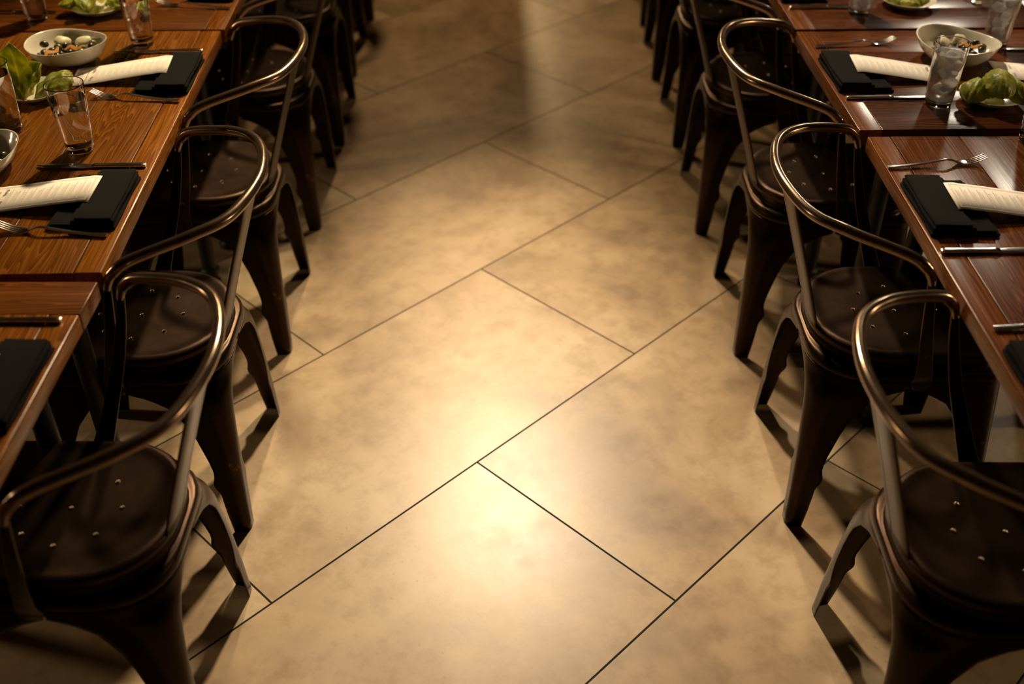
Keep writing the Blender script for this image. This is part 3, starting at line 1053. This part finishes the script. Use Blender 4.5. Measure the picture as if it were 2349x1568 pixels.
def make_napkin():
    rnd = random.Random(9)
    mb = MB()
    lay = [(0.0, 0.134, -0.103, 0.103, 0.0, 0.0066), (0.003, 0.126, -0.101, 0.102, 0.0062, 0.0128), (0.0015, 0.084, -0.102, 0.100, 0.0124, 0.0190), (0.004, 0.075, -0.100, 0.101, 0.0186, 0.0252)]
    for x0, x1, y0, y1, z0, z1 in lay:
        bm = bmesh.new()
        bmesh.ops.create_cube(bm, size=1.0)
        for v in bm.verts:
            v.co = Vector((x0 if v.co.x < 0 else x1, y0 if v.co.y < 0 else y1, z0 if v.co.z < 0 else z1))
        bmesh.ops.bevel(bm, geom=list(bm.edges), offset=(z1 - z0) * 0.42, segments=3, affect='EDGES', profile=0.5)
        bmesh.ops.subdivide_edges(bm, edges=[e for e in bm.edges if e.calc_length() > 0.05], cuts=7, use_grid_fill=True)
        bm.verts.index_update()
        p1, p2 = rnd.uniform(0, 6), rnd.uniform(0, 6)
        vs = []
        for v in bm.verts:
            c = v.co
            up = 0.0009 * math.sin(40 * c.x + p1) * math.sin(31 * c.y + p2) if z0 > 0.001 or c.z > z0 + 0.003 else 0
            vs.append((c.x + 0.0012 * math.sin(36 * c.y + p1), c.y + 0.0010 * math.sin(50 * c.x + p2), c.z + up))
        mb.add(vs, [[v.index for v in f.verts] for f in bm.faces])
        bm.free()
    return mb.build('napkin', M['cloth'])


NG, MG = 'folded black napkins', 'printed menu cards'
nap = None
napkins = [
    (-0.768, 1.882, PI + 0.03, 'folded black napkin nearest the camera on the left long table'),
    (-0.778, 2.502, PI + 0.03, 'second folded black napkin on the left long table, near the middle chair'),
    (-0.752, 1.300, PI + 0.00, 'folded black napkin cut by the left edge on the bottom left table'),
    (-0.800, 3.128, PI + 0.03, 'folded black napkin at the top edge of the far left table'),
    (0.800, 1.862, 0.01, 'folded black napkin on the right long table under a menu'),
    (0.780, 2.518, 0.03, 'folded black napkin on the small square table'),
    (0.806, 1.300, 0.0, 'folded black napkin at the right edge by the nearest fork handle'),
    (0.764, 3.128, 0.03, 'folded black napkin cropped by the top edge of the top right table'),
]
for x, y, rz, lab in napkins:
    if nap is None:
        nap = make_napkin()
        o = nap
    else:
        o = nap.copy()
        COL.objects.link(o)
    tag(o, lab, 'napkin', NG)
    o.location = (x, y, TZ + 0.0003)
    o.rotation_euler = (0, 0, rz)

ML, MW = 0.236, 0.106


def menu_z(x, flat):
    if flat:
        return 0.0010 + 0.006 * max(0, x - 0.10) ** 2 / 0.02
    t = min(1.0, max(0.0, (x - 0.018) / 0.215))
    s = t * t * (3 - 2 * t) * 0.35 + t * 0.65
    return 0.0268 * (1 - s) + 0.0012 * s + 0.0010 * math.sin(PI * min(1, x / 0.03)) * (x < 0.03)


def make_menu(label, x, y, rz, flat=False):
    t = thing('menu_card', label, 'menu', (x, y, TZ + 0.0006), rz, MG)
    n = 36
    rings = [[(ML * k / n, yy, menu_z(ML * k / n, flat)) for yy in (-MW / 2, 0, MW / 2)] for k in range(n + 1)]
    mb = MB().rings(rings, closed=False)
    solidify(mb.build('paper_sheet', M['paper'], t), 0.0004, -1)
    rnd = random.Random(21)

    def strip(mb, xa, xb, ya, yb):
        nn = max(1, int((xb - xa) / 0.008))
        z = lambda q: menu_z(q, flat) + 0.0005
        mb.rings([[(xa + (xb - xa) * k / nn, ya, z(xa + (xb - xa) * k / nn)), (xa + (xb - xa) * k / nn, yb, z(xa + (xb - xa) * k / nn))] for k in range(nn + 1)], closed=False)
    fine = MB()
    m = 0.007
    w = 0.0006
    for off in (0.0, 0.0022):
        a, b = m + off, ML - m - off
        c = MW / 2 - m - off
        strip(fine, a, b, -c, -c + w)
        strip(fine, a, b, c - w, c)
        strip(fine, a, a + w, -c, c)
        strip(fine, b - w, b, -c, c)
    xx = 0.014
    g = 0
    while xx < 0.178:
        for ln in range(3 if g else 2):
            wid = rnd.uniform(0.022, 0.036) * (1.0 if ln == 0 else 0.75)
            y0 = -wid
            while y0 < wid:
                l = rnd.uniform(0.002, 0.007)
                strip(fine, xx, xx + (0.0011 if ln == 0 else 0.0009), y0, min(y0 + l, wid))
                y0 += l + 0.0011
            xx += 0.0036
        xx += 0.0058
        g += 1
    for k in range(6):
        wid = rnd.uniform(0.018, 0.030)
        strip(fine, 0.212 + k * 0.0026, 0.213 + k * 0.0026, -wid, wid)
    fine.build('fine_print', M['ink_pale'], t, smooth=False)
    # the two dark heading words, too small to read: irregular strokes with a tail
    hd = MB()
    for sgn, y0, y1 in ((1, 0.010, 0.037), (-1, -0.037, -0.010)):
        yy = y0
        while yy < y1:
            hh = rnd.uniform(0.0035, 0.0075)
            b = 0.186 + rnd.uniform(-0.001, 0.001)
            strip(hd, b, b + hh, yy, yy + 0.0011)
            if rnd.random() < 0.7:
                q = b + rnd.choice((0.0, hh * 0.5, hh - 0.001))
                strip(hd, q, q + 0.001, yy, yy + 0.0030)
            yy += 0.0027
    yy = -0.030
    while yy < 0.030:
        l = rnd.uniform(0.003, 0.008)
        strip(hd, 0.2015, 0.2031, yy, yy + l)
        yy += l + 0.0014
    hd.build('heading', M['ink'], t, smooth=False)
    return t


make_menu('long printed menu on the napkin nearest the camera on the left', -0.832, 1.893, PI + 0.03)
make_menu('printed menu on the second left napkin, pointing at the clear tumbler', -0.843, 2.517, PI + 0.10)
make_menu('menu corner showing at the left edge above the bottom left napkin', -0.818, 1.302, PI)
make_menu('printed menu on the napkin of the right long table', 0.868, 1.872, -0.03)
make_menu('printed menu on the square table, its end behind the iced tumbler', 0.842, 2.532, -0.06)
make_menu('printed menu at the right edge behind the round green lettuce', 1.432, 2.522, PI - 0.10, True)
make_menu('scrap of white menu showing between left tall glass and upright lettuce leaf', -1.440, 2.508, 0.04, True)
